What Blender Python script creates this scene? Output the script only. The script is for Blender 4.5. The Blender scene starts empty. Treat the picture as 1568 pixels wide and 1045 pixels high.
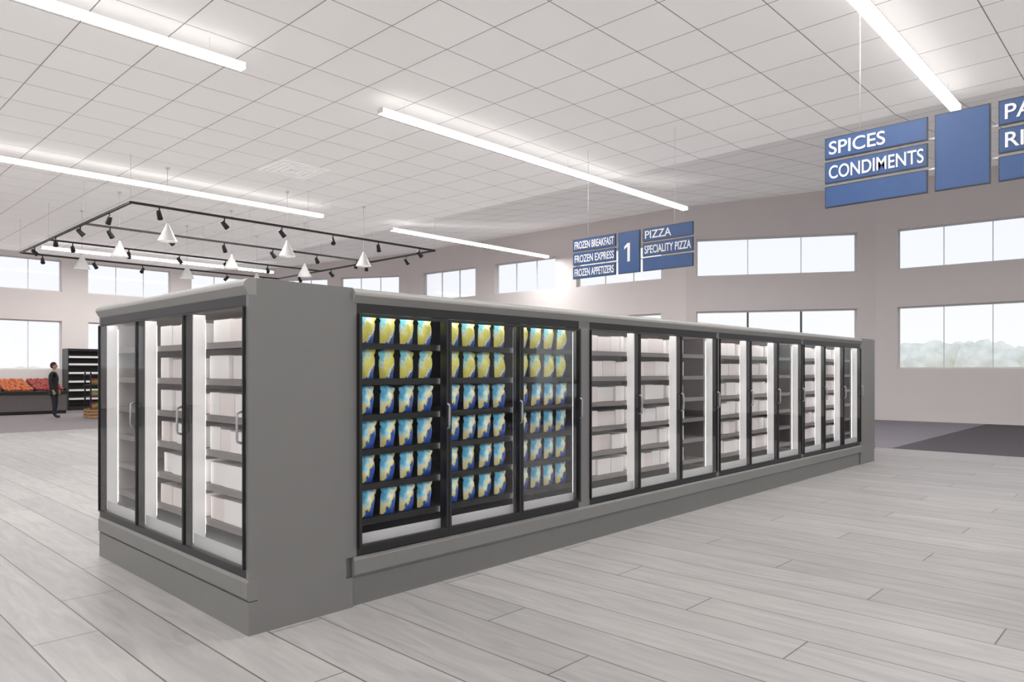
import bpy, bmesh, math, random
from mathutils import Vector, Matrix
random.seed(7)
scene = bpy.context.scene
COL = scene.collection
try:
    scene.view_settings.view_transform = 'Standard'
except Exception:
    pass

# ------------------------------------------------------------------ materials
def new_mat(name):
    m = bpy.data.materials.new(name); m.use_nodes = True
    nt = m.node_tree
    return m, nt, nt.nodes['Principled BSDF']

def plain(name, col, rough=0.5, metal=0.0, emit=None, es=0.0, var=0.03, scale=6.0):
    m, nt, b = new_mat(name)
    tc = nt.nodes.new('ShaderNodeTexCoord')
    nz = nt.nodes.new('ShaderNodeTexNoise'); nz.inputs['Scale'].default_value = scale
    nt.links.new(tc.outputs['Object'], nz.inputs['Vector'])
    rp = nt.nodes.new('ShaderNodeValToRGB')
    a = [max(0, c*(1-var)) for c in col]; c2 = [min(1, c*(1+var)) for c in col]
    rp.color_ramp.elements[0].position = 0.3; rp.color_ramp.elements[1].position = 0.7
    rp.color_ramp.elements[0].color = (*a, 1); rp.color_ramp.elements[1].color = (*c2, 1)
    nt.links.new(nz.outputs['Fac'], rp.inputs['Fac'])
    nt.links.new(rp.outputs['Color'], b.inputs['Base Color'])
    b.inputs['Roughness'].default_value = rough
    b.inputs['Metallic'].default_value = metal
    if emit:
        b.inputs['Emission Color'].default_value = (*emit, 1)
        b.inputs['Emission Strength'].default_value = es
    return m

def glass_mat(name, refl=0.5, tint=(1, 1, 1)):
    m = bpy.data.materials.new(name); m.use_nodes = True
    nt = m.node_tree; nt.nodes.clear()
    out = nt.nodes.new('ShaderNodeOutputMaterial')
    tr = nt.nodes.new('ShaderNodeBsdfTransparent'); tr.inputs['Color'].default_value = (*tint, 1)
    gl = nt.nodes.new('ShaderNodeBsdfGlossy'); gl.inputs['Roughness'].default_value = 0.03
    fr = nt.nodes.new('ShaderNodeFresnel'); fr.inputs['IOR'].default_value = 1.35
    mu = nt.nodes.new('ShaderNodeMath'); mu.operation = 'MULTIPLY'; mu.inputs[1].default_value = refl
    mx = nt.nodes.new('ShaderNodeMixShader')
    nt.links.new(fr.outputs[0], mu.inputs[0]); nt.links.new(mu.outputs[0], mx.inputs[0])
    nt.links.new(tr.outputs[0], mx.inputs[1]); nt.links.new(gl.outputs[0], mx.inputs[2])
    nt.links.new(mx.outputs[0], out.inputs[0])
    return m

def floor_mat():
    m, nt, b = new_mat('plank_tile_floor')
    L = nt.links.new
    ROW, LEN, STEP = 0.35, 3.2, 0.8
    tc = nt.nodes.new('ShaderNodeTexCoord')
    sp = nt.nodes.new('ShaderNodeSeparateXYZ'); L(tc.outputs['Object'], sp.inputs[0])
    def mt(op, a, bb=None):
        n = nt.nodes.new('ShaderNodeMath'); n.operation = op
        for i, v in enumerate((a, bb)):
            if v is None: continue
            if isinstance(v, (int, float)): n.inputs[i].default_value = v
            else: L(v, n.inputs[i])
        return n.outputs[0]
    xr = mt('SUBTRACT', sp.outputs[0], 0.02)
    row = mt('FLOOR', mt('DIVIDE', xr, ROW))
    u = mt('ADD', mt('SUBTRACT', sp.outputs[1], mt('MULTIPLY', row, STEP)), 3.97+320)
    cb = nt.nodes.new('ShaderNodeCombineXYZ'); L(u, cb.inputs[0]); L(mt('ADD', xr, ROW*100), cb.inputs[1])
    br = nt.nodes.new('ShaderNodeTexBrick')
    br.offset = 0.0; br.offset_frequency = 2
    br.inputs['Scale'].default_value = 1.0
    br.inputs['Brick Width'].default_value = LEN
    br.inputs['Row Height'].default_value = ROW
    br.inputs['Mortar Size'].default_value = 0.005
    br.inputs['Mortar Smooth'].default_value = 0.3
    br.inputs['Color1'].default_value = (0.305, 0.292, 0.283, 1)
    br.inputs['Color2'].default_value = (0.372, 0.357, 0.346, 1)
    br.inputs['Mortar'].default_value = (0.085, 0.081, 0.078, 1)
    L(cb.outputs[0], br.inputs['Vector'])
    cg = nt.nodes.new('ShaderNodeCombineXYZ')
    L(mt('MULTIPLY', sp.outputs[0], 6.0), cg.inputs[0]); L(mt('MULTIPLY', u, 0.7), cg.inputs[1]); L(mt('MULTIPLY', row, 1.7), cg.inputs[2])
    nz = nt.nodes.new('ShaderNodeTexNoise'); nz.inputs['Scale'].default_value = 2.0
    nz.inputs['Detail'].default_value = 6; nz.inputs['Distortion'].default_value = 1.2
    L(cg.outputs[0], nz.inputs['Vector'])
    rp = nt.nodes.new('ShaderNodeValToRGB')
    rp.color_ramp.elements[0].position = 0.3; rp.color_ramp.elements[0].color = (0.82, 0.82, 0.82, 1)
    rp.color_ramp.elements[1].position = 0.7; rp.color_ramp.elements[1].color = (1.08, 1.08, 1.08, 1)
    L(nz.outputs['Fac'], rp.inputs['Fac'])
    mx = nt.nodes.new('ShaderNodeMixRGB'); mx.blend_type = 'MULTIPLY'; mx.inputs[0].default_value = 1
    L(br.outputs['Color'], mx.inputs[1]); L(rp.outputs['Color'], mx.inputs[2])
    L(mx.outputs[0], b.inputs['Base Color'])
    b.inputs['Roughness'].default_value = 0.42
    return m

TILE = 1.0
def ceil_mat(name, es):
    m, nt, b = new_mat(name)
    L = nt.links.new
    tc = nt.nodes.new('ShaderNodeTexCoord')
    br = nt.nodes.new('ShaderNodeTexBrick'); br.offset = 0.0; br.squash = 1.0
    br.inputs['Scale'].default_value = 1.0
    br.inputs['Brick Width'].default_value = TILE
    br.inputs['Row Height'].default_value = TILE
    br.inputs['Mortar Size'].default_value = 0.010
    br.inputs['Mortar Smooth'].default_value = 0.4
    br.inputs['Color1'].default_value = (0.86, 0.835, 0.82, 1)
    br.inputs['Color2'].default_value = (0.90, 0.875, 0.86, 1)
    br.inputs['Mortar'].default_value = (0.26, 0.245, 0.235, 1)
    L(tc.outputs['Object'], br.inputs['Vector'])
    nz = nt.nodes.new('ShaderNodeTexNoise'); nz.inputs['Scale'].default_value = 40
    L(tc.outputs['Object'], nz.inputs['Vector'])
    mx = nt.nodes.new('ShaderNodeMixRGB'); mx.blend_type = 'MULTIPLY'; mx.inputs[0].default_value = 0.05
    L(br.outputs['Color'], mx.inputs[1]); L(nz.outputs['Fac'], mx.inputs[2])
    L(mx.outputs[0], b.inputs['Base Color'])
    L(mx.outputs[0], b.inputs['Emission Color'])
    b.inputs['Emission Strength'].default_value = es  # tiles emit their own colour as added fill; the ceiling is no lamp
    b.inputs['Roughness'].default_value = 0.9
    return m

def bag_mat(name, stops, seed):
    m, nt, b = new_mat(name)
    L = nt.links.new
    uv = nt.nodes.new('ShaderNodeUVMap'); uv.uv_map = 'UVMap'
    sp = nt.nodes.new('ShaderNodeSeparateXYZ'); L(uv.outputs[0], sp.inputs[0])
    nz = nt.nodes.new('ShaderNodeTexNoise'); nz.inputs['Scale'].default_value = 3.4 + seed
    L(uv.outputs[0], nz.inputs['Vector'])
    def math_(op, a, bb):
        n = nt.nodes.new('ShaderNodeMath'); n.operation = op
        for i, v in enumerate((a, bb)):
            if isinstance(v, (int, float)): n.inputs[i].default_value = v
            else: L(v, n.inputs[i])
        return n.outputs[0]
    w = math_('ADD', math_('MULTIPLY', sp.outputs[0], 0.48), math_('MULTIPLY', math_('SUBTRACT', 1.0, sp.outputs[1]), 0.52))
    w = math_('ADD', w, math_('MULTIPLY', math_('SUBTRACT', nz.outputs['Fac'], 0.5), 0.55))
    rp = nt.nodes.new('ShaderNodeValToRGB'); rp.color_ramp.interpolation = 'LINEAR'
    els = rp.color_ramp.elements
    els[0].position = stops[0][0]; els[0].color = (*stops[0][1], 1)
    els[1].position = stops[-1][0]; els[1].color = (*stops[-1][1], 1)
    for p, c in stops[1:-1]:
        e = els.new(p); e.color = (*c, 1)
    L(w, rp.inputs['Fac'])
    L(rp.outputs['Color'], b.inputs['Base Color'])
    b.inputs['Roughness'].default_value = 0.32
    return m

M = {}
M['wall'] = plain('painted_wall', (0.76, 0.71, 0.69), 0.85, scale=1.5, var=0.01)
M['trim'] = plain('white_trim', (0.78, 0.77, 0.76), 0.5)
M['dark_mull'] = plain('window_mullion_metal', (0.10, 0.105, 0.12), 0.4)
M['winglass'] = glass_mat('window_glass', 0.3)
M['doorglass'] = glass_mat('freezer_door_glass', 0.20, (0.98, 0.98, 0.98))
M['floor'] = floor_mat()
M['ceil'] = ceil_mat('acoustic_ceiling_tiles_glow', 0.26)  # glow put into the tiles to keep the ceiling and room bright
M['ceil_slope'] = ceil_mat('acoustic_ceiling_tiles_dim_glow', 0.12)  # same tiles with a weaker painted-in glow, so the slope reads dimmer
M['carpet_dark'] = plain('dark_entry_carpet', (0.085, 0.075, 0.085), 0.95, scale=30, var=0.15)
M['carpet_lt'] = plain('grey_carpet', (0.25, 0.23, 0.26), 0.95, scale=20, var=0.10)
M['carpet_br'] = plain('taupe_floor', (0.21, 0.185, 0.19), 0.8, scale=10, var=0.08)
M['grey'] = plain('grey_painted_steel', (0.166, 0.163, 0.158), 0.45, var=0.015)
M['grey_lit'] = plain('lit_grey_trim', (0.24, 0.236, 0.225), 0.4, var=0.015)  # cabinet grey made paler: light on the top edge painted in
M['grey_md'] = plain('grey_bumper', (0.175, 0.172, 0.167), 0.45, var=0.015)
M['black'] = plain('black_door_frame', (0.008, 0.008, 0.009), 0.4)
M['blackint'] = plain('black_liner', (0.007, 0.008, 0.010), 0.65)
M['greyint'] = plain('grey_liner', (0.42, 0.39, 0.375), 0.6)
M['brownint'] = plain('dark_back_panel', (0.10, 0.085, 0.08), 0.6)
M['shelf'] = plain('grey_wire_shelf', (0.20, 0.178, 0.172), 0.5)
M['white_post'] = plain('white_led_mullion', (0.80, 0.79, 0.78), 0.4, emit=(1, 0.98, 0.97), es=0.22)
M['fill_inner'] = plain('added_fill_glow', (0.9, 0.9, 0.9), 0.4, emit=(1, 1, 1), es=5.0)  # unseen glow added behind the mullions to brighten the goods
M['fill_canopy'] = plain('added_canopy_glow', (0.9, 0.9, 0.9), 0.4, emit=(1, 0.98, 0.96), es=9.0)  # glow added out of sight behind the header to light the shelves
M['sill'] = plain('white_sill', (0.62, 0.62, 0.62), 0.4)
M['box'] = plain('blank_carton', (0.86, 0.83, 0.815), 0.7, scale=3)
M['boxp'] = plain('pinkish_carton', (0.80, 0.73, 0.71), 0.7)
M['handle'] = plain('brushed_handle', (0.35, 0.35, 0.36), 0.35, metal=0.4)
M['led'] = plain('light_diffuser', (1, 1, 1), 0.5, emit=(1, 0.985, 0.97), es=76.0)
M['led_side'] = plain('light_diffuser_side', (0.9, 0.9, 0.9), 0.5, emit=(1, 0.985, 0.97), es=2.4)
M['fix'] = plain('fixture_body', (0.85, 0.85, 0.85), 0.5)
M['vent'] = plain('white_vent_louvers_glow', (0.88, 0.87, 0.86), 0.5, emit=(1, .97, .95), es=0.2)  # faint glow put into the louvers for a washed-out bright look
M['track'] = plain('black_track', (0.012, 0.012, 0.012), 0.5)
M['cone'] = plain('pendant_shade', (0.80, 0.80, 0.79), 0.4)
M['bulb'] = plain('bulb', (1, 1, 1), 0.5, emit=(1, 0.95, 0.88), es=10.0)
M['blue'] = plain('sign_blue', (0.036, 0.088, 0.235), 0.45)
M['signedge'] = plain('sign_edge', (0.03, 0.035, 0.05), 0.4)
M['text'] = plain('white_lettering', (0.85, 0.85, 0.85), 0.5)
M['wire'] = plain('hanging_wire', (0.75, 0.74, 0.73), 0.4)
M['skin'] = plain('skin', (0.45, 0.27, 0.20), 0.6)
M['coat'] = plain('black_coat', (0.012, 0.012, 0.015), 0.8)
M['pants'] = plain('dark_trousers', (0.014, 0.016, 0.022), 0.8)
M['shoe'] = plain('black_shoes', (0.008, 0.008, 0.008), 0.4)
M['hair'] = plain('dark_hair', (0.015, 0.011, 0.009), 0.7)
M['eye'] = plain('eye_white', (0.7, 0.7, 0.7), 0.3)
M['wood'] = plain('oak_crate', (0.36, 0.20, 0.09), 0.6, scale=12, var=0.2)
M['orange'] = plain('orange_peel', (0.50, 0.13, 0.035), 0.5, var=0.15)
M['apple'] = plain('apple_red', (0.30, 0.035, 0.025), 0.4, var=0.2)
M['leafy'] = plain('leafy_green', (0.10, 0.28, 0.05), 0.6, var=0.3)
M['base_dk'] = plain('produce_case_base', (0.13, 0.12, 0.115), 0.5)
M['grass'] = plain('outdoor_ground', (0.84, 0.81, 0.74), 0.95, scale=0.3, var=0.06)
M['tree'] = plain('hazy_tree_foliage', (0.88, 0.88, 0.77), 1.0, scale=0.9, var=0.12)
M['bag_blue'] = bag_mat('blue_bag_print', [(0.20, (0.10, 0.50, 0.78)), (0.32, (0.40, 0.82, 0.95)), (0.40, (0.92, 0.92, 0.70)),
                         (0.53, (0.88, 0.74, 0.12)), (0.58, (0.03, 0.13, 0.55)), (0.9, (0.012, 0.04, 0.30))], 0.0)
M['bag_yel'] = bag_mat('yellow_bag_print', [(0.20, (0.20, 0.66, 0.80)), (0.29, (0.80, 0.92, 0.66)), (0.40, (0.86, 0.82, 0.18)),
                        (0.60, (0.80, 0.72, 0.12)), (0.67, (0.90, 0.92, 0.72)), (0.73, (0.04, 0.14, 0.52))], 1.3)

# ------------------------------------------------------------------ builder
class MB:
    def __init__(s):
        s.v = []; s.f = []; s.m = []; s.mats = []; s.uv = {}; s.smooth = []
    def mi(s, key):
        if key not in s.mats: s.mats.append(key)
        return s.mats.index(key)
    def box(s, x0, x1, y0, y1, z0, z1, mat, xf=None, bottom=None):
        n = len(s.v)
        P = [(x0, y0, z0), (x1, y0, z0), (x1, y1, z0), (x0, y1, z0), (x0, y0, z1), (x1, y0, z1), (x1, y1, z1), (x0, y1, z1)]
        if xf: P = [tuple(xf @ Vector(p)) for p in P]
        s.v += P
        k = s.mi(mat)
        for i, q in enumerate(((0, 3, 2, 1), (4, 5, 6, 7), (0, 1, 5, 4), (1, 2, 6, 5), (2, 3, 7, 6), (3, 0, 4, 7))):
            s.f.append([n+i_ for i_ in q]); s.m.append(s.mi(bottom) if (bottom and i == 0) else k); s.smooth.append(False)
    def poly(s, pts, z0, z1, mat):
        n = len(s.v); k = s.mi(mat); N = len(pts)
        s.v += [(x, y, z0) for x, y in pts] + [(x, y, z1) for x, y in pts]
        s.f.append([n+i for i in range(N)]); s.f.append([n+N+i for i in range(N)])
        s.m += [k, k]; s.smooth += [False, False]
        for i in range(N):
            j = (i+1) % N; s.f.append([n+i, n+j, n+N+j, n+N+i]); s.m.append(k); s.smooth.append(False)
    def tube(s, pts, rads, mat, seg=10, smooth=True, cap=True):
        pts = [Vector(p) for p in pts]; k = s.mi(mat); rings = []
        for i, p in enumerate(pts):
            d = (pts[min(i+1, len(pts)-1)] - pts[max(i-1, 0)]).normalized()
            up = Vector((0, 0, 1)) if abs(d.z) < 0.9 else Vector((1, 0, 0))
            a = d.cross(up).normalized(); b = d.cross(a).normalized()
            n = len(s.v); rings.append(n)
            for j in range(seg):
                t = 2*math.pi*j/seg
                s.v.append(tuple(p + rads[i]*(math.cos(t)*a + math.sin(t)*b)))
        for i in range(len(rings)-1):
            for j in range(seg):
                j2 = (j+1) % seg
                s.f.append([rings[i]+j, rings[i+1]+j, rings[i+1]+j2, rings[i]+j2]); s.m.append(k); s.smooth.append(smooth)
        if cap:
            s.f.append([rings[0]+j for j in range(seg)]); s.m.append(k); s.smooth.append(False)
            s.f.append([rings[-1]+j for j in reversed(range(seg))]); s.m.append(k); s.smooth.append(False)
    def ball(s, c, r, mat, seg=10, rings=7, sc=(1, 1, 1), xf=None, deform=None):
        n = len(s.v); k = s.mi(mat)
        P = []
        for i in range(rings+1):
            ph = math.pi*i/rings
            for j in range(seg):
                th = 2*math.pi*j/seg
                p = Vector((math.sin(ph)*math.cos(th), math.sin(ph)*math.sin(th), math.cos(ph)))
                if deform: p = deform(p)
                p = Vector((p.x*r*sc[0], p.y*r*sc[1], p.z*r*sc[2])) + Vector(c)
                if xf: p = xf @ p
                P.append(tuple(p))
        s.v += P
        for i in range(rings):
            for j in range(seg):
                j2 = (j+1) % seg
                s.f.append([n+i*seg+j, n+(i+1)*seg+j, n+(i+1)*seg+j2, n+i*seg+j2]); s.m.append(k); s.smooth.append(True)
    def prism(s, prof, x0, x1, mat, smooth=False):
        n = len(s.v); k = s.mi(mat); N = len(prof)
        s.v += [(x0, y, z) for y, z in prof] + [(x1, y, z) for y, z in prof]
        for i in range(N):
            j = (i+1) % N
            s.f.append([n+i, n+N+i, n+N+j, n+j]); s.m.append(k); s.smooth.append(smooth)
        s.f.append([n+i for i in range(N)]); s.m.append(k); s.smooth.append(False)
        s.f.append([n+N+i for i in reversed(range(N))]); s.m.append(k); s.smooth.append(False)
    def obj(s, name, parent=None, bevel=0.0, matrix=None):
        me = bpy.data.meshes.new(name); me.from_pydata(s.v, [], s.f)
        for k in s.mats: me.materials.append(M[k])
        for i, p in enumerate(me.polygons):
            p.material_index = s.m[i]; p.use_smooth = s.smooth[i]
        if s.uv:
            ul = me.uv_layers.new(name='UVMap')
            for lp in me.loops:
                ul.data[lp.index].uv = s.uv.get(lp.vertex_index, (0, 0))
        me.validate(); me.update()
        o = bpy.data.objects.new(name, me); COL.objects.link(o)
        bm = bmesh.new(); bm.from_mesh(me); bmesh.ops.recalc_face_normals(bm, faces=bm.faces); bm.to_mesh(me); bm.free()
        if parent: o.parent = parent
        if matrix is not None: o.matrix_world = matrix
        if bevel:
            b = o.modifiers.new('bevel', 'BEVEL'); b.width = bevel; b.segments = 2; b.limit_method = 'ANGLE'
        return o

def empty(name, matrix=None):
    e = bpy.data.objects.new(name, None); COL.objects.link(e); e.empty_display_size = 0.2
    if matrix is not None: e.matrix_world = matrix
    return e

# ------------------------------------------------------------------ room
FOLD = 14.5; CZ = 6.35; SL = 0.125
mb = MB(); mb.box(-12.3, 27, -12.3, 34.2, -0.2, 0.0, 'floor'); mb.obj('floor')
mb = MB(); mb.poly([(16.0, -11.9), (26.4, -11.9), (25.25, 4.47), (16.0, 4.47)], 0, .005, 'carpet_dark'); mb.obj('floor_entry_carpet')
mb = MB(); mb.poly([(16.0, 4.47), (25.25, 4.47), (25.03, 7.48), (22.04, 12.74), (21.1, 26.8), (17.45, 33.6), (16, 33.6)], 0, .005, 'carpet_lt'); mb.obj('floor_vestibule_carpet')
mb = MB(); mb.box(-11.9, 15.9, 22.0, 33.65, 0.0, 0.004, 'carpet_br'); mb.obj('floor_produce_area')
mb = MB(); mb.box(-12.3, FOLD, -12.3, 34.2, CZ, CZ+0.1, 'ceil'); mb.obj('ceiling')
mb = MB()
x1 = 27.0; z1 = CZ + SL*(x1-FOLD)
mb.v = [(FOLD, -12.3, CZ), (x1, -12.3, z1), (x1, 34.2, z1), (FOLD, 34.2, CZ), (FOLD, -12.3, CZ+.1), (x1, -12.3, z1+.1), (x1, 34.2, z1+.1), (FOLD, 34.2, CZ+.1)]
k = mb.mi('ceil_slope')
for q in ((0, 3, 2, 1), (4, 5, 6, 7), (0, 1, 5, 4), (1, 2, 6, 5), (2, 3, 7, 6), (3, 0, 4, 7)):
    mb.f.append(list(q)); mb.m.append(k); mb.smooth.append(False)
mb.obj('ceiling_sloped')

WN = [0]
def wall(name, p0, p1, H, openings, panes=3, mull='trim', thick=0.3, glass=True):
    p0 = Vector((*p0, 0)); p1 = Vector((*p1, 0)); d = (p1-p0); Ln = d.length; d.normalize()
    nrm = Vector((d.y, -d.x, 0))
    mat = Matrix(((d.x, nrm.x, 0, p0.x), (d.y, nrm.y, 0, p0.y), (0, 0, 1, 0), (0, 0, 0, 1)))
    xs = sorted(set([0, Ln] + [o[0] for o in openings] + [o[1] for o in openings]))
    zs = sorted(set([0, H] + [o[2] for o in openings] + [o[3] for o in openings]))
    b = MB()
    for i in range(len(xs)-1):
        run = None
        for j in range(len(zs)-1):
            cx = (xs[i]+xs[i+1])/2; cz = (zs[j]+zs[j+1])/2
            hole = any(o[0] < cx < o[1] and o[2] < cz < o[3] for o in openings)
            if not hole:
                if run is None: run = zs[j]
                if j == len(zs)-2: b.box(xs[i], xs[i+1], 0, thick, run, zs[j+1], 'wall', mat)
            else:
                if run is not None: b.box(xs[i], xs[i+1], 0, thick, run, zs[j], 'wall', mat); run = None
    b.obj(name)
    for (a, c, z0, z1) in openings:
        WN[0] += 1
        w = MB(); t = 0.05; y0, y1 = thick*0.55, thick*0.55+0.06
        w.box(a, a+t, y0, y1, z0, z1, 'trim', mat); w.box(c-t, c, y0, y1, z0, z1, 'trim', mat)
        w.box(a+t, c-t, y0, y1, z0, z0+t, 'trim', mat); w.box(a+t, c-t, y0, y1, z1-t, z1, 'trim', mat)
        for q in range(1, panes):
            x = a+(c-a)*q/panes
            if mull == 'mix' and z1 < 4: w.box(x-.03, x+.03, y0-.02, y1, z0+t, z1-t, 'dark_mull', mat)
            else: w.box(x-.010, x+.010, y0, y1, z0+t, z1-t, 'trim', mat)
        if glass: w.box(a+t, c-t, y0+.04, y0+.045, z0+t, z1-t, 'winglass', mat)
        w.obj('window_%d' % WN[0])
    bb = MB(); bb.box(0, Ln, -0.015, 0, 0, 0.10, 'wall', mat); bb.obj('baseboard_'+name.replace('wall_', ''))

U0, U1, D0, D1 = 4.85, 6.15, 1.66, 3.65
def rows(lst):
    return [(a, c, D0, D1) for a, c in lst] + [(a, c, U0, U1) for a, c in lst]
wall('wall_east', (26.53, -12.0), (25.1, 7.5), 8.2, rows([(19.55-.62-5.1, 19.55-.62), (19.55-.62-5.1-6.1, 19.55-.62-6.1)]), panes=4)
wall('wall_east_angled', (25.1, 7.5), (22.12, 12.74), 8.2, rows([(0.55, 5.68)]), panes=3, mull='mix')
wall('wall_northeast', (22.12, 12.74), (21.15, 26.9), 8.2, rows([(0.95, 4.6), (5.6, 8.8), (9.9, 13.25)]), panes=3)
wall('wall_corner', (21.15, 26.9), (17.5, 33.7), 8.2, rows([(0.5, 3.6), (4.3, 7.3)]), panes=3)
def nx(x): return 17.5-x
wall('wall_north', (17.5, 33.7), (-12.0, 33.7), 8.2,
     rows([(nx(17.2), nx(13.8)), (nx(12.88), nx(9.5)), (nx(8.54), nx(5.1)), (nx(4.2), nx(0.8)), (nx(-0.1), nx(-3.5)), (nx(-4.4), nx(-7.8))]), panes=3)
wo = [(1.0+4.9*i, 5.1+4.9*i, 0.4, 5.6) for i in range(9)]  # wide openings invented in this unseen wall to let in sky fill
wall('wall_west', (-12.0, 33.7), (-12.0, -12.0), 8.2, wo, panes=3, glass=False)
wo = [(1.0+4.8*i, 5.0+4.8*i, 0.4, 5.6) for i in range(8)]  # unseen side again, opened up so the sky lights the case fronts
wall('wall_south', (-12.0, -12.0), (26.53, -12.0), 8.2, wo, panes=3, glass=False)

# exterior
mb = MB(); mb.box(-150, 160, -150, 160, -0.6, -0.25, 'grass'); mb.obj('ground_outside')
def treeline(name, p0, p1, n, h):
    b = MB(); p0 = Vector(p0); p1 = Vector(p1)
    for i in range(n):
        p = p0.lerp(p1, (i+random.uniform(-.3, .3))/n)
        r = random.uniform(1.6, 3.0)
        hh = h*random.uniform(0.72, 1.0)
        b.ball((p.x+random.uniform(-3, 3), p.y+random.uniform(-3, 3), hh*0.45), 1.0, 'tree', 14, 10, (r, r, hh*0.5),
               deform=lambda q: q*(1+0.08*math.sin(7*q.x+5*q.z)+0.06*math.sin(11*q.y+3*q.z)))
    b.obj(name)
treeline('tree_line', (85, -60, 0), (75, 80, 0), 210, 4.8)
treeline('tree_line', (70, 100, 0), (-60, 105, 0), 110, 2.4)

# ------------------------------------------------------------------ ceiling lights
def strip(xa, xb, y, z=6.08):
    w = 0.15; h = 0.08
    e = empty('linear_pendant_light', Matrix.Translation(((xa+xb)/2, y, z)))
    L = (xb-xa)/2
    b = MB(); b.box(-L, L, -w/2, w/2, -h/2, h/2, 'led_side', bottom='led'); b.obj('diffuser', e)
    b = MB(); b.box(-L-.01, -L, -w/2-.002, w/2+.002, -h/2-.002, h/2+.002, 'fix'); b.box(L, L+.01, -w/2-.002, w/2+.002, -h/2-.002, h/2+.002, 'fix')
    b.box(-L, L, -.03, .03, h/2, h/2+.02, 'fix'); b.obj('housing', e)
    b = MB()
    for x in (-L+.5, 0, L-.5):
        X = x+(xa+xb)/2
        top = (CZ + max(0, X-FOLD)*SL) - z
        b.tube([(x, 0, h/2), (x, 0, top)], [.003, .003], 'wire', 6)
    b.obj('suspension_wires', e)
for xa, xb, y in [(-5.3, 4.91, 10.15), (7.37, 17.6, 10.15), (1.0, 11.2, 18.25), (13.75, 21.3, 18.35), (-11, -1.2, 18.25),
                  (3.9, 14.05, 2.93), (-10.0, 1.4, 2.93), (3.9, 14.05, -4.6), (-10, 1.4, -4.6), (16.5, 24.0, -4.6), (-6, 4, 29.5), (7, 16, 30.2)]:
    strip(xa, xb, y)

# air diffuser
b = MB()
for i in range(4):
    r = 0.6-0.13*i; t = 0.06; z0, z1 = -0.03-0.006*i, -0.01
    b.box(-r, r, -r, -r+t, z0, z1, 'vent'); b.box(-r, r, r-t, r, z0, z1, 'vent')
    b.box(-r, -r+t, -r+t, r-t, z0, z1, 'vent'); b.box(r-t, r, -r+t, r-t, z0, z1, 'vent')
b.box(-.6, .6, -.6, .6, -.01, 0, 'vent')
b.obj('ceiling_air_diffuser', matrix=Matrix.Translation((8.7, 15.4, CZ)))

# ------------------------------------------------------------------ track lighting
TZ = 5.3
tr = empty('track_lighting_grid', Matrix.Translation((0, 0, 0)))
b = MB(); TX0, TX1 = 5.6, 14.3
TYS = [16.9, 20.2, 23.4, 26.6]
for y in TYS: b.box(TX0, TX1, y-.025, y+.025, TZ-.025, TZ+.025, 'track')
for x in (TX0, TX1): b.box(x-.025, x+.025, TYS[0], TYS[-1], TZ-.026, TZ+.026, 'track')
b.obj('tracks', tr)
b = MB()
for y in TYS:
    for x in (TX0, (TX0+TX1)/2, TX1): b.tube([(x, y, TZ+.03), (x, y, CZ)], [.005, .005], 'wire', 6)
b.obj('suspension_wires', tr)
b = MB()
def spot(x, y, ang):
    dx, dy = math.cos(ang), math.sin(ang)
    b.tube([(x, y, TZ-.025), (x, y, TZ-.14)], [.016, .016], 'track', 6)
    c = Vector((x, y, TZ-.18)); d = Vector((dx*.7, dy*.7, -0.7)).normalized()
    b.tube([c-d*.10, c-d*.08, c+d*.09, c+d*.11], [.038, .05, .062, .066], 'track', 10)
for y in TYS:
    for i in range(6): spot(TX0+.6+i*1.5, y, random.uniform(0, 6.28))
for x in (TX0, TX1):
    for i in range(4): spot(x, TYS[0]+1.4+i*2.2, random.uniform(0, 6.28))
b.obj('spot_heads', tr)
for x in (6.55, 9.6, 12.0):
    for y in (17.35, 20.6, 23.8):
        e = empty('cone_pendant_lamp', Matrix.Translation((x, y, 4.62)))
        b = MB()
        b.tube([(0, 0, 0), (0, 0, .22), (0, 0, .36), (0, 0, .42)], [.22, .11, .045, .028], 'cone', 20, cap=False)
        b.tube([(0, 0, .005), (0, 0, .21), (0, 0, .35)], [.21, .10, .035], 'cone', 20, cap=False)
        b.obj('shade', e)
        b = MB(); b.ball((0, 0, .12), .05, 'bulb', 8, 6); b.obj('bulb', e)
        b = MB(); b.tube([(0, 0, .40), (0, 0, CZ-4.62)], [.006, .006], 'wire', 6); b.tube([(0, 0, CZ-4.62-.04), (0, 0, CZ-4.62)], [.05, .05], 'cone', 10); b.obj('cord', e)

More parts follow.
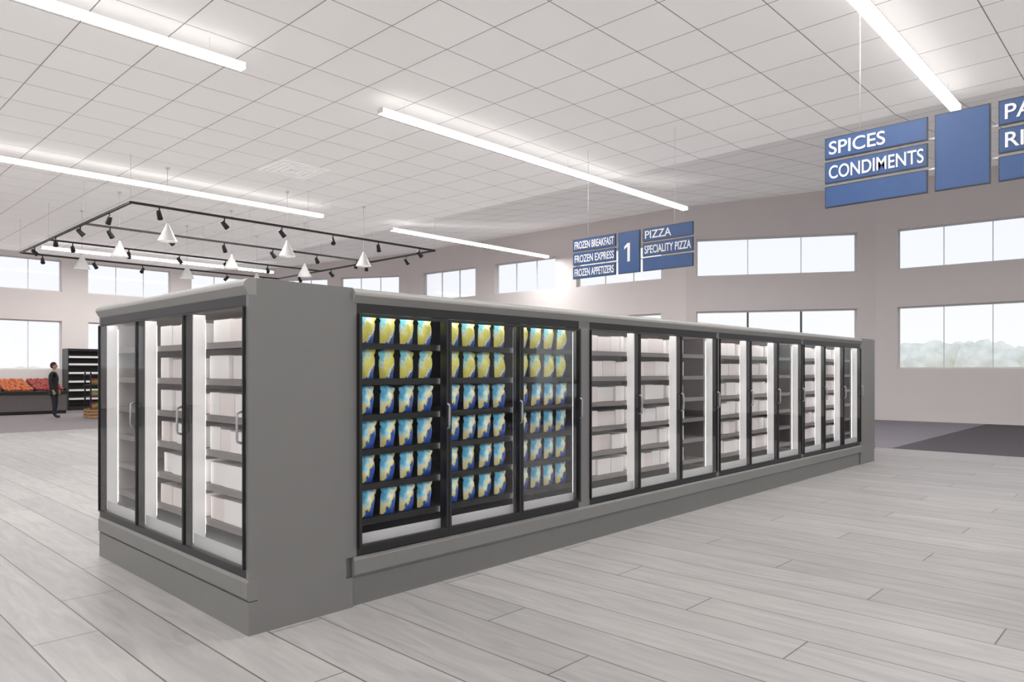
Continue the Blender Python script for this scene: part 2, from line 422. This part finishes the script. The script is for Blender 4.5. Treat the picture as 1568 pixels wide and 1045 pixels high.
# ------------------------------------------------------------------ signs
def text_obj(s, parent, y_right_start, zc, size, width=None, center=False):
    cu = bpy.data.curves.new('lettering', 'FONT'); cu.body = s; cu.size = size; cu.extrude = 0.003
    cu.offset = 0.0018*size/0.2
    cu.align_x = 'CENTER' if center else 'LEFT'; cu.align_y = 'CENTER'
    o = bpy.data.objects.new('lettering', cu); COL.objects.link(o)
    cu.materials.append(M['text'])
    o.parent = parent
    o.rotation_euler = (math.radians(90), 0, math.radians(-90))
    o.location = (-0.024, -y_right_start, zc)
    bpy.context.view_layer.update()
    if width and o.dimensions.x > width:
        o.scale.x = width/o.dimensions.x
    return o
def sign(X, Yleft, left, right, num, Z0=3.6, H=0.86):
    e = empty('hanging_aisle_sign', Matrix.Translation((X, Yleft, Z0)))
    P, C, g = 1.13, 0.53, 0.07; ph = (H-2*0.035)/3
    b = MB()
    def panel(s0, s1, z0, z1):
        b.box(-.015, .015, -s1, -s0, z0, z1, 'signedge')
        b.box(-.019, .019, -s1+.012, -s0-.012, z0+.012, z1-.012, 'blue')
    for i in range(3):
        z0 = H-(i+1)*ph-i*.035
        panel(0, P, z0, z0+ph); panel(P+g*2+C, 2*P+g*2+C, z0, z0+ph)
    panel(P+g, P+g+C, 0, H)
    b.obj('panels', e)
    b = MB()
    b.box(.02, .035, -(2*P+2*g+C), 0, H*.70, H*.70+.02, 'wire'); b.box(.02, .035, -(2*P+2*g+C), 0, H*.30, H*.30+.02, 'wire')
    b.obj('support_rails', e)
    b = MB()
    for s in (.12*P*3, 2*P+2*g+C-.12*P*3):
        zt = CZ+max(0, X-FOLD)*SL-Z0
        b.tube([(0, -s, H-.02), (0, -s, zt)], [.005, .005], 'wire', 6)
    b.obj('suspension_wires', e)
    for i in range(3):
        zc = H-(i+.5)*ph-i*.035
        if left[i]: text_obj(left[i], e, 0.045, zc-.01, .225, P-.09)
        if right[i]: text_obj(right[i], e, P+2*g+C+.045, zc-.01, .225, P-.09)
    if num:
        s0 = P+g+C/2; h = .38; zb = H/2-h/2; sw = .062
        out = [(0.03, 0), (0.03, h), (-0.03, h), (-0.11, h-.07), (-0.11, h-.125), (0.03-sw, h-.07), (0.03-sw, 0)]
        b = MB(); k = b.mi('text'); N = len(out)
        b.v = [(-.019, -(s0+s), zb+z) for s, z in out] + [(-.025, -(s0+s), zb+z) for s, z in out]
        b.f = [list(range(N)), list(range(N, 2*N))] + [[i, (i+1) % N, N+(i+1) % N, N+i] for i in range(N)]
        b.m = [k]*len(b.f); b.smooth = [False]*len(b.f)
        b.obj('numeral_one', e)
sign(12.3, 9.85, ['FROZEN BREAKFAST', 'FROZEN EXPRESS', 'FROZEN APPETIZERS'], ['PIZZA', 'SPECIALITY PIZZA', ''], '1')
sign(9.1, 3.3, ['SPICES', 'CONDIMENTS', ''], ['PASTA', 'RICE', ''], '')

# ------------------------------------------------------------------ freezers
HT = 2.14
def bag(b, cx, cy, z0, w, h, mat, rot):
    nu, nv = 8, 10; k = b.mi(mat); R = Matrix.Translation((cx, cy, z0)) @ Matrix.Rotation(rot, 4, 'Z')
    tilt = random.uniform(-.07, .07); ph = random.uniform(0, 6.28)
    for side in (-1, 1):
        n = len(b.v)
        for j in range(nv+1):
            v = j/nv
            for i in range(nu+1):
                u = i/nu
                t = 0.046*(math.sin(math.pi*min(max(u, 0.0), 1))**0.55)*(math.sin(math.pi*min(1, .12+v*.88))**.6)*(1+.18*math.sin(7*u+ph+5*v))
                if v == 1 or u in (0, 1): t = 0.0
                ww = w*(0.82 + 0.18*v**1.3 - 0.16*math.exp(-((v-.80)/.07)**2))
                p = R @ Vector(((u-.5)*ww + tilt*v*h, side*t - 0.01*v, v*h + 0.014*math.sin(math.pi*u+.6*math.sin(ph))*v))
                b.v.append(tuple(p)); b.uv[len(b.v)-1] = (u if side < 0 else 1-u, v)
        for j in range(nv):
            for i in range(nu):
                a = n+j*(nu+1)+i
                b.f.append([a, a+1, a+nu+2, a+nu+1]); b.m.append(k); b.smooth.append(True)

SHZ = [0.56, 0.80, 1.04, 1.28, 1.53, 1.78]
def freezer(matrix, w, depth, kind, lpad=0.03, rpad=0.03, partial=(2,)):
    e = empty('glass_door_freezer', matrix)
    bags = kind == 'bags'
    inner = 'blackint' if bags else 'greyint'
    bo = -.008 if kind == 'end' else -.02
    b = MB()
    b.box(0, w, 0.02 if kind != 'end' else 0.0, depth, 0, 0.20, 'grey')
    b.prism([(bo+.012, .205), (bo, .22), (bo, .315), (bo+.012, .335), (.06, .335), (.06, .205)], 0, w, 'grey_md')
    b.box(0, lpad, 0, depth, .335, HT-.10, 'grey'); b.box(w-rpad, w, 0, depth, .335, HT-.10, 'grey')
    b.box(lpad, w-rpad, depth-.05, depth, .2, HT-.10, 'grey')
    b.box(0, w, .06, depth-.051, .20, .335, 'grey')
    prof = [(0.0, HT-.10)]
    for i in range(7):
        t = i/6*math.pi/2
        prof.append((.02-.05*math.cos(t), HT-.05+.05*math.sin(t)))
    prof += [(.05, HT), (.05, HT-.10)]
    b.prism(prof, 0, w, 'grey_lit')
    b.box(0, w, .05, depth, HT-.10, HT, 'grey')
    b.obj('cabinet_body', e)
    x0, x1 = lpad, w-rpad; N = 3; dw = (x1-x0)/N; fw = .020 if bags else .009
    b = MB(); bk = min(depth-.06, .78)
    b.box(lpad, w-rpad, bk, bk+.01, .336, HT-.10, inner)
    if kind == 'cartons':
        for i in partial: b.box(x0+i*dw+.01, x0+(i+1)*dw-.02, bk-.008, bk-.001, .47, HT-.17, 'brownint'); b.box(x0+(i+1)*dw-.02, x0+(i+1)*dw-.013, .16, bk-.001, .47, HT-.17, 'brownint')
    b.box(lpad, lpad+.01, .05, bk, .336, HT-.10, inner); b.box(w-rpad-.01, w-rpad, .05, bk, .336, HT-.10, inner)
    b.box(lpad+.01, w-rpad-.01, .05, bk, .337, .385, 'sill'); b.box(lpad+.01, w-rpad-.01, .05, bk, HT-.115, HT-.10, inner)
    b.prism([(.05, .385), (.05, .47), (.10, .42), (.10, .385)], lpad+.01, w-rpad-.01, 'sill')
    b.obj('interior_liner', e)
    sf = .07 if bags else .135
    b = MB(); sm = 'blackint' if bags else 'shelf'
    for z in SHZ:
        b.box(lpad+.012, w-rpad-.022, sf+.015, bk-.012, z-.02, z-.004, sm)
        b.box(lpad+.012, w-rpad-.022, sf, sf+.015, z-.045, z-.002, sm)
    b.obj('shelves', e)
    b = MB()
    b.box(x0, x1, 0.0, .045, .337, .385, 'black'); b.box(x0, x1, 0, .045, HT-.165, HT-.10, 'black')
    for i in range(N+1):
        x = x0+i*dw
        a, c = max(x0, x-fw), min(x1, x+fw)
        b.box(a, c, .0, .045, .385, HT-.165, 'black')
    b.obj('door_frame', e, bevel=.003)
    b = MB()
    b.box(x0+.012, x1-.012, .048, .085, HT-.130, HT-.118, 'fill_canopy')
    for i in range(N+1):
        x = x0+i*dw
        a, c = max(x0+.011, x-.016), min(x1-.011, x+.016)
        if bags:
            b.box(a, c, .046, .056, .40, HT-.17, 'blackint')
            b.box(a+.004, c-.004, .056, .060, .45, HT-.20, 'fill_inner')
        else:
            b.box(a, c, .046, .13, .40, HT-.17, 'white_post')
            b.box(a+.006, c-.006, .13, .134, .45, HT-.20, 'fill_inner')
    b.obj('led_mullions_and_fill', e)
    for i in range(N):
        a, c = x0+i*dw+.003, x0+(i+1)*dw-.003
        dd = -.03 if bags else -.02
        d = MB(); t = .022 if bags else .009; z0, z1 = .39, HT-.17
        d.box(a, a+t, dd, -.002, z0, z1, 'black'); d.box(c-t, c, dd, -.002, z0, z1, 'black')
        d.box(a+t, c-t, dd, -.002, z0, z0+t, 'black'); d.box(a+t, c-t, dd, -.002, z1-t, z1, 'black')
        d.obj('door_frame_%d' % (i+1), e)
        d = MB(); d.box(a+t, c-t, -.014, -.010, z0+t, z1-t, 'doorglass'); d.obj('door_glass_%d' % (i+1), e)
        d = MB(); hx = c-.012
        d.tube([(hx, -.02, 1.15), (hx, -.046, 1.16), (hx, -.050, 1.18), (hx, -.050, 1.31), (hx, -.046, 1.33), (hx, -.02, 1.34)], [.008]*6, 'handle', 8)
        d.obj('door_handle_%d' % (i+1), e)
    b = MB()
    for i in range(N):
        a, c = x0+i*dw+.035, x0+(i+1)*dw-.035
        for r, z in enumerate(SHZ):
            if bags:
                for q in range(4):
                    a2, c2 = a+.045, c+.01
                    cx = a2+(c2-a2)*(q+.5)/4
                    bag(b, cx+random.uniform(-.004, .004), .13, z, .142, .196 if r >= 4 else .186,
                        'bag_yel' if r >= 4 else 'bag_blue', random.uniform(-.12, .12))
            else:
                if kind == 'end' and i == 0: continue
                x = a+.0
                lim = c-.0
                if i in partial: lim = a+(c-a)*.42
                while x < lim-.06:
                    bw = random.choice([.16, .22, .30])
                    bw = min(bw, lim-x); h = random.uniform(.140, .160)
                    y = random.choice([.153, .155, .16, .18])
                    b.box(x, x+bw-.004, y, min(y+.35, bk-.02), z, z+h, random.choice(['box', 'box', 'box', 'boxp']))
                    x += bw
    b.obj('frozen_food_bags' if bags else 'frozen_food_cartons', matrix=matrix)
    return e

T = Matrix.Translation; RZ = lambda a: Matrix.Rotation(math.radians(a), 4, 'Z')
Y0, Y1 = 4.07, 6.79; X0, XE0 = 2.0, 2.73; XE1, X1 = 12.83, 13.56
freezer(T((X0, Y1, 0)) @ RZ(-90), Y1-Y0, XE0-X0, 'end', partial=())
freezer(T((X1, Y0, 0)) @ RZ(90), Y1-Y0, X1-XE1, 'cartons', partial=())
segs = [(2.73, 5.29), (5.29, 7.80), (7.80, 10.33), (10.33, 12.83)]
for i, (a, c) in enumerate(segs):
    if i == 0: freezer(T((a, Y0, 0)), c-a, 1.355, 'bags', rpad=.13)
    else: freezer(T((a, Y0, 0)), c-a, 1.355, 'cartons')
    freezer(T((c, Y1, 0)) @ RZ(180), c-a, 1.355, 'cartons', partial=(1,))

# ------------------------------------------------------------------ produce area
e = empty('produce_display_case', T((3.0, 30.6, 0.005)))
b = MB(); b.box(0, 4.9, .05, 1.6, 0, .12, 'black'); b.box(0, 4.9, 0, 1.65, .12, .80, 'base_dk'); b.box(-.03, 4.93, -.04, .03, .72, .84, 'black')
b.prism([(0.03, .80), (1.65, 1.20), (1.65, .80)], 0, 4.9, 'base_dk')
for q in range(6): b.box(q*.976, q*.976+.02, .03, 1.6, .84, .95, 'black')
b.obj('case_body', e)
b = MB()
for q in range(5):
    m = ['orange', 'apple', 'orange', 'orange', 'apple'][q]
    for r in range(9):
        for c in range(8):
            y = .12+r*.175; b.ball((q*.976+.1+c*.11+random.uniform(-.02, .02), y, .86+y*.24+random.uniform(0, .04)), .065, m, 8, 6)
b.obj('fruit_pile', e)

e = empty('gondola_shelf_unit', T((8.55, 32.80, 0.005)))
b = MB(); b.box(0, 4.0, .72, .78, 0, 2.5, 'black'); b.box(0, 4, 0, .78, 0, .16, 'black')
b.box(-.03, 0, .0, .78, 0, 2.5, 'black'); b.box(4, 4.03, .0, .78, 0, 2.5, 'black'); b.box(0, 4, .1, .78, 2.4, 2.5, 'black')
b.obj('frame', e)
b = MB()
for z in (.45, .80, 1.15, 1.5, 1.85, 2.15):
    b.box(.01, 3.99, .05, .72, z, z+.025, 'base_dk'); b.box(.01, 3.99, .03, .05, z-.03, z+.05, 'trim')
b.obj('shelves', e)

e = empty('wooden_display_stand', T((7.55, 26.6, 0.005)))
b = MB()
for z in (.0, .11, .22):
    b.box(0, 1.2, 0, .02, z+.01, z+.10, 'wood'); b.box(0, 1.2, .68, .70, z+.01, z+.10, 'wood')
    b.box(0, .02, .02, .68, z+.01, z+.10, 'wood'); b.box(1.18, 1.2, .02, .68, z+.01, z+.10, 'wood')
for x in (.02, 1.14):
    for y in (.02, .64): b.box(x, x+.04, y, y+.04, 0, 1.55, 'black')
for z in (.30, .70, 1.10, 1.45): b.box(.0, 1.2, 0, .70, z, z+.025, 'wood' if z < .5 else 'black')
b.obj('stand_frame', e)
b = MB()
for z in (.325, .725, 1.125):
    for x in (.1, .42, .76):
        b.tube([(x+.12, .3, z), (x+.12, .3, z+.14)], [.10, .14], 'wood', 12)
        for q in range(6):
            a = q*1.05; b.ball((x+.12+.07*math.cos(a), .3+.07*math.sin(a), z+.16), .05, random.choice(['apple', 'leafy', 'orange']), 8, 6)
b.obj('baskets', e)

# ------------------------------------------------------------------ person
def person(matrix):
    V = [(0, 0, .96), (0, 0, 1.12), (.0, 0, 1.33), (-.01, 0, 1.47), (.0, 0, 1.54), (.01, 0, 1.62),
         (-.01, .165, 1.44), (-.04, .215, 1.15), (.05, .225, .91), (.07, .225, .84),
         (-.01, -.165, 1.44), (-.03, -.215, 1.15), (.07, -.225, .92), (.09, -.225, .85),
         (0, .09, .88), (.03, .10, .50), (-.02, .105, .10), (.04, .115, .045), (.15, .13, .035),
         (0, -.09, .88), (.05, -.10, .50), (.06, -.105, .10), (.12, -.115, .045), (.23, -.13, .035)]
    Rr = [(.15, .125), (.14, .12), (.17, .125), (.10, .085), (.055, .055), (.06, .06),
          (.072, .072), (.052, .052), (.033, .033), (.036, .022),
          (.072, .072), (.052, .052), (.033, .033), (.036, .022),
          (.095, .095), (.065, .065), (.05, .05), (.045, .045), (.04, .032),
          (.095, .095), (.065, .065), (.05, .05), (.045, .045), (.04, .032)]
    E = [(0, 1), (1, 2), (2, 3), (3, 4), (4, 5), (3, 6), (6, 7), (7, 8), (8, 9), (3, 10), (10, 11), (11, 12), (12, 13),
         (0, 14), (14, 15), (15, 16), (16, 17), (17, 18), (0, 19), (19, 20), (20, 21), (21, 22), (22, 23)]
    me = bpy.data.meshes.new('sk'); me.from_pydata(V, E, []); me.update()
    o = bpy.data.objects.new('sk', me); COL.objects.link(o)
    o.modifiers.new('s', 'SKIN')
    sv = me.skin_vertices[0].data
    for i, r in enumerate(Rr): sv[i].radius = r
    sv[0].use_root = True
    s2 = o.modifiers.new('ss', 'SUBSURF'); s2.levels = 2; s2.render_levels = 2
    bpy.context.view_layer.update()
    dg = bpy.context.evaluated_depsgraph_get()
    nm = bpy.data.meshes.new_from_object(o.evaluated_get(dg))
    bpy.data.objects.remove(o)
    nm.materials.clear()
    for k in ('coat', 'pants', 'skin', 'shoe'): nm.materials.append(M[k])
    for p in nm.polygons:
        c = p.center; p.use_smooth = True
        if c.z > 1.53: p.material_index = 2
        elif abs(c.y) > .17 and c.z < .93: p.material_index = 2
        elif c.z < .09: p.material_index = 3
        elif c.z < .86: p.material_index = 1
        else: p.material_index = 0
    e = empty('standing_person', matrix)
    bo = bpy.data.objects.new('body', nm); COL.objects.link(bo); bo.parent = e
    b = MB()
    hz = 1.72
    def hd(q):
        s = 1 - 0.22*max(0, -q.z)**1.2
        x = q.x*(1 if q.x < 0 else .95)
        return Vector((x*s, q.y*s, q.z))
    b.ball((.015, 0, hz), 1, 'skin', 20, 16, (.098, .077, .122), deform=hd)
    b.tube([(.10, 0, hz+.02), (.122, 0, hz-.018), (.10, 0, hz-.028)], [.008, .015, .008], 'skin', 8)
    b.tube([(.088, -.024, hz-.058), (.098, 0, hz-.058), (.088, .024, hz-.058)], [.004, .008, .004], 'apple', 6)
    for s in (-1, 1):
        b.ball((.092, s*.03, hz+.012), .013, 'eye', 8, 6); b.ball((.102, s*.03, hz+.012), .006, 'hair', 6, 5)
        b.ball((.005, s*.078, hz-.005), 1, 'skin', 8, 6, (.02, .010, .032))
        b.tube([(.098, s*.015, hz+.035), (.094, s*.045, hz+.036)], [.004, .003], 'hair', 6)
    b.obj('head', e)
    b = MB()
    b.ball((-.006, 0, hz+.022), 1, 'hair', 20, 12, (.104, .086, .118), deform=lambda q: Vector((q.x if q.z > .25 or q.x < .25 else .25+(q.x-.25)*.2, q.y, max(q.z, -.75))))
    b.obj('hair', e)
    b = MB()
    n = len(b.v); rr = [(1.02, .150, .175), (.90, .155, .185), (.80, .165, .19), (.74, .17, .195), (.75, .15, .175), (.92, .13, .15)]
    k = b.mi('coat'); S = 24
    for z, rx, ry in rr:
        for j in range(S):
            t = 2*math.pi*j/S; b.v.append((rx*math.cos(t)*.86, ry*math.sin(t)*.92, z))
    for i in range(len(rr)-1):
        for j in range(S):
            j2 = (j+1) % S; b.f.append([n+i*S+j, n+(i+1)*S+j, n+(i+1)*S+j2, n+i*S+j2]); b.m.append(k); b.smooth.append(True)
    b.tube([(-.03, -.07, 1.53), (.03, -.05, 1.50), (.07, 0, 1.46), (.03, .05, 1.50), (-.03, .07, 1.53)], [.018]*5, 'coat', 8)
    b.obj('coat_hem_and_collar', e)
    b = MB()
    for s, px in ((1, .07), (-1, .09)):
        for i, (dx, L) in enumerate([(.024, .062), (.008, .072), (-.008, .068), (-.022, .052)]):
            x = px+dx; y = s*.226; z = .825
            b.tube([(x, y, z+.02), (x, y-s*.002, z-L*.45), (x+.006, y-s*.014, z-L*.8), (x+.010, y-s*.026, z-L)], [.0095, .009, .0085, .006], 'skin', 8)
        b.tube([(px+.02, s*.222, .87), (px+.045, s*.215, .84), (px+.052, s*.208, .805)], [.012, .010, .007], 'skin', 8)
    b.obj('fingers', e)
person(T((6.85, 28.0, 0.005)) @ RZ(-35) @ Matrix.Scale(1.02, 4))

# ------------------------------------------------------------------ world
w = bpy.data.worlds.new('World'); scene.world = w; w.use_nodes = True
nt = w.node_tree; bg = nt.nodes['Background']
tc = nt.nodes.new('ShaderNodeTexCoord'); sp = nt.nodes.new('ShaderNodeSeparateXYZ'); rp = nt.nodes.new('ShaderNodeValToRGB')
nt.links.new(tc.outputs['Generated'], sp.inputs[0]); nt.links.new(sp.outputs[2], rp.inputs[0]); nt.links.new(rp.outputs[0], bg.inputs[0])
rp.color_ramp.elements[0].position = 0.0; rp.color_ramp.elements[0].color = (0.93, 0.93, 0.94, 1)
rp.color_ramp.elements[1].position = 0.4; rp.color_ramp.elements[1].color = (0.78, 0.85, 1.0, 1)
bg.inputs[1].default_value = 1.08

# ------------------------------------------------------------------ camera
cam = bpy.data.cameras.new('camera'); co = bpy.data.objects.new('camera', cam); COL.objects.link(co)
cam.sensor_width = 36; cam.lens = 36*1095/1568; cam.shift_y = 0.0297
co.location = (0, 0, 1.58); co.rotation_euler = (math.radians(90), 0, math.radians(43.6-90))
cam.clip_start = 0.05; cam.clip_end = 500
scene.camera = co
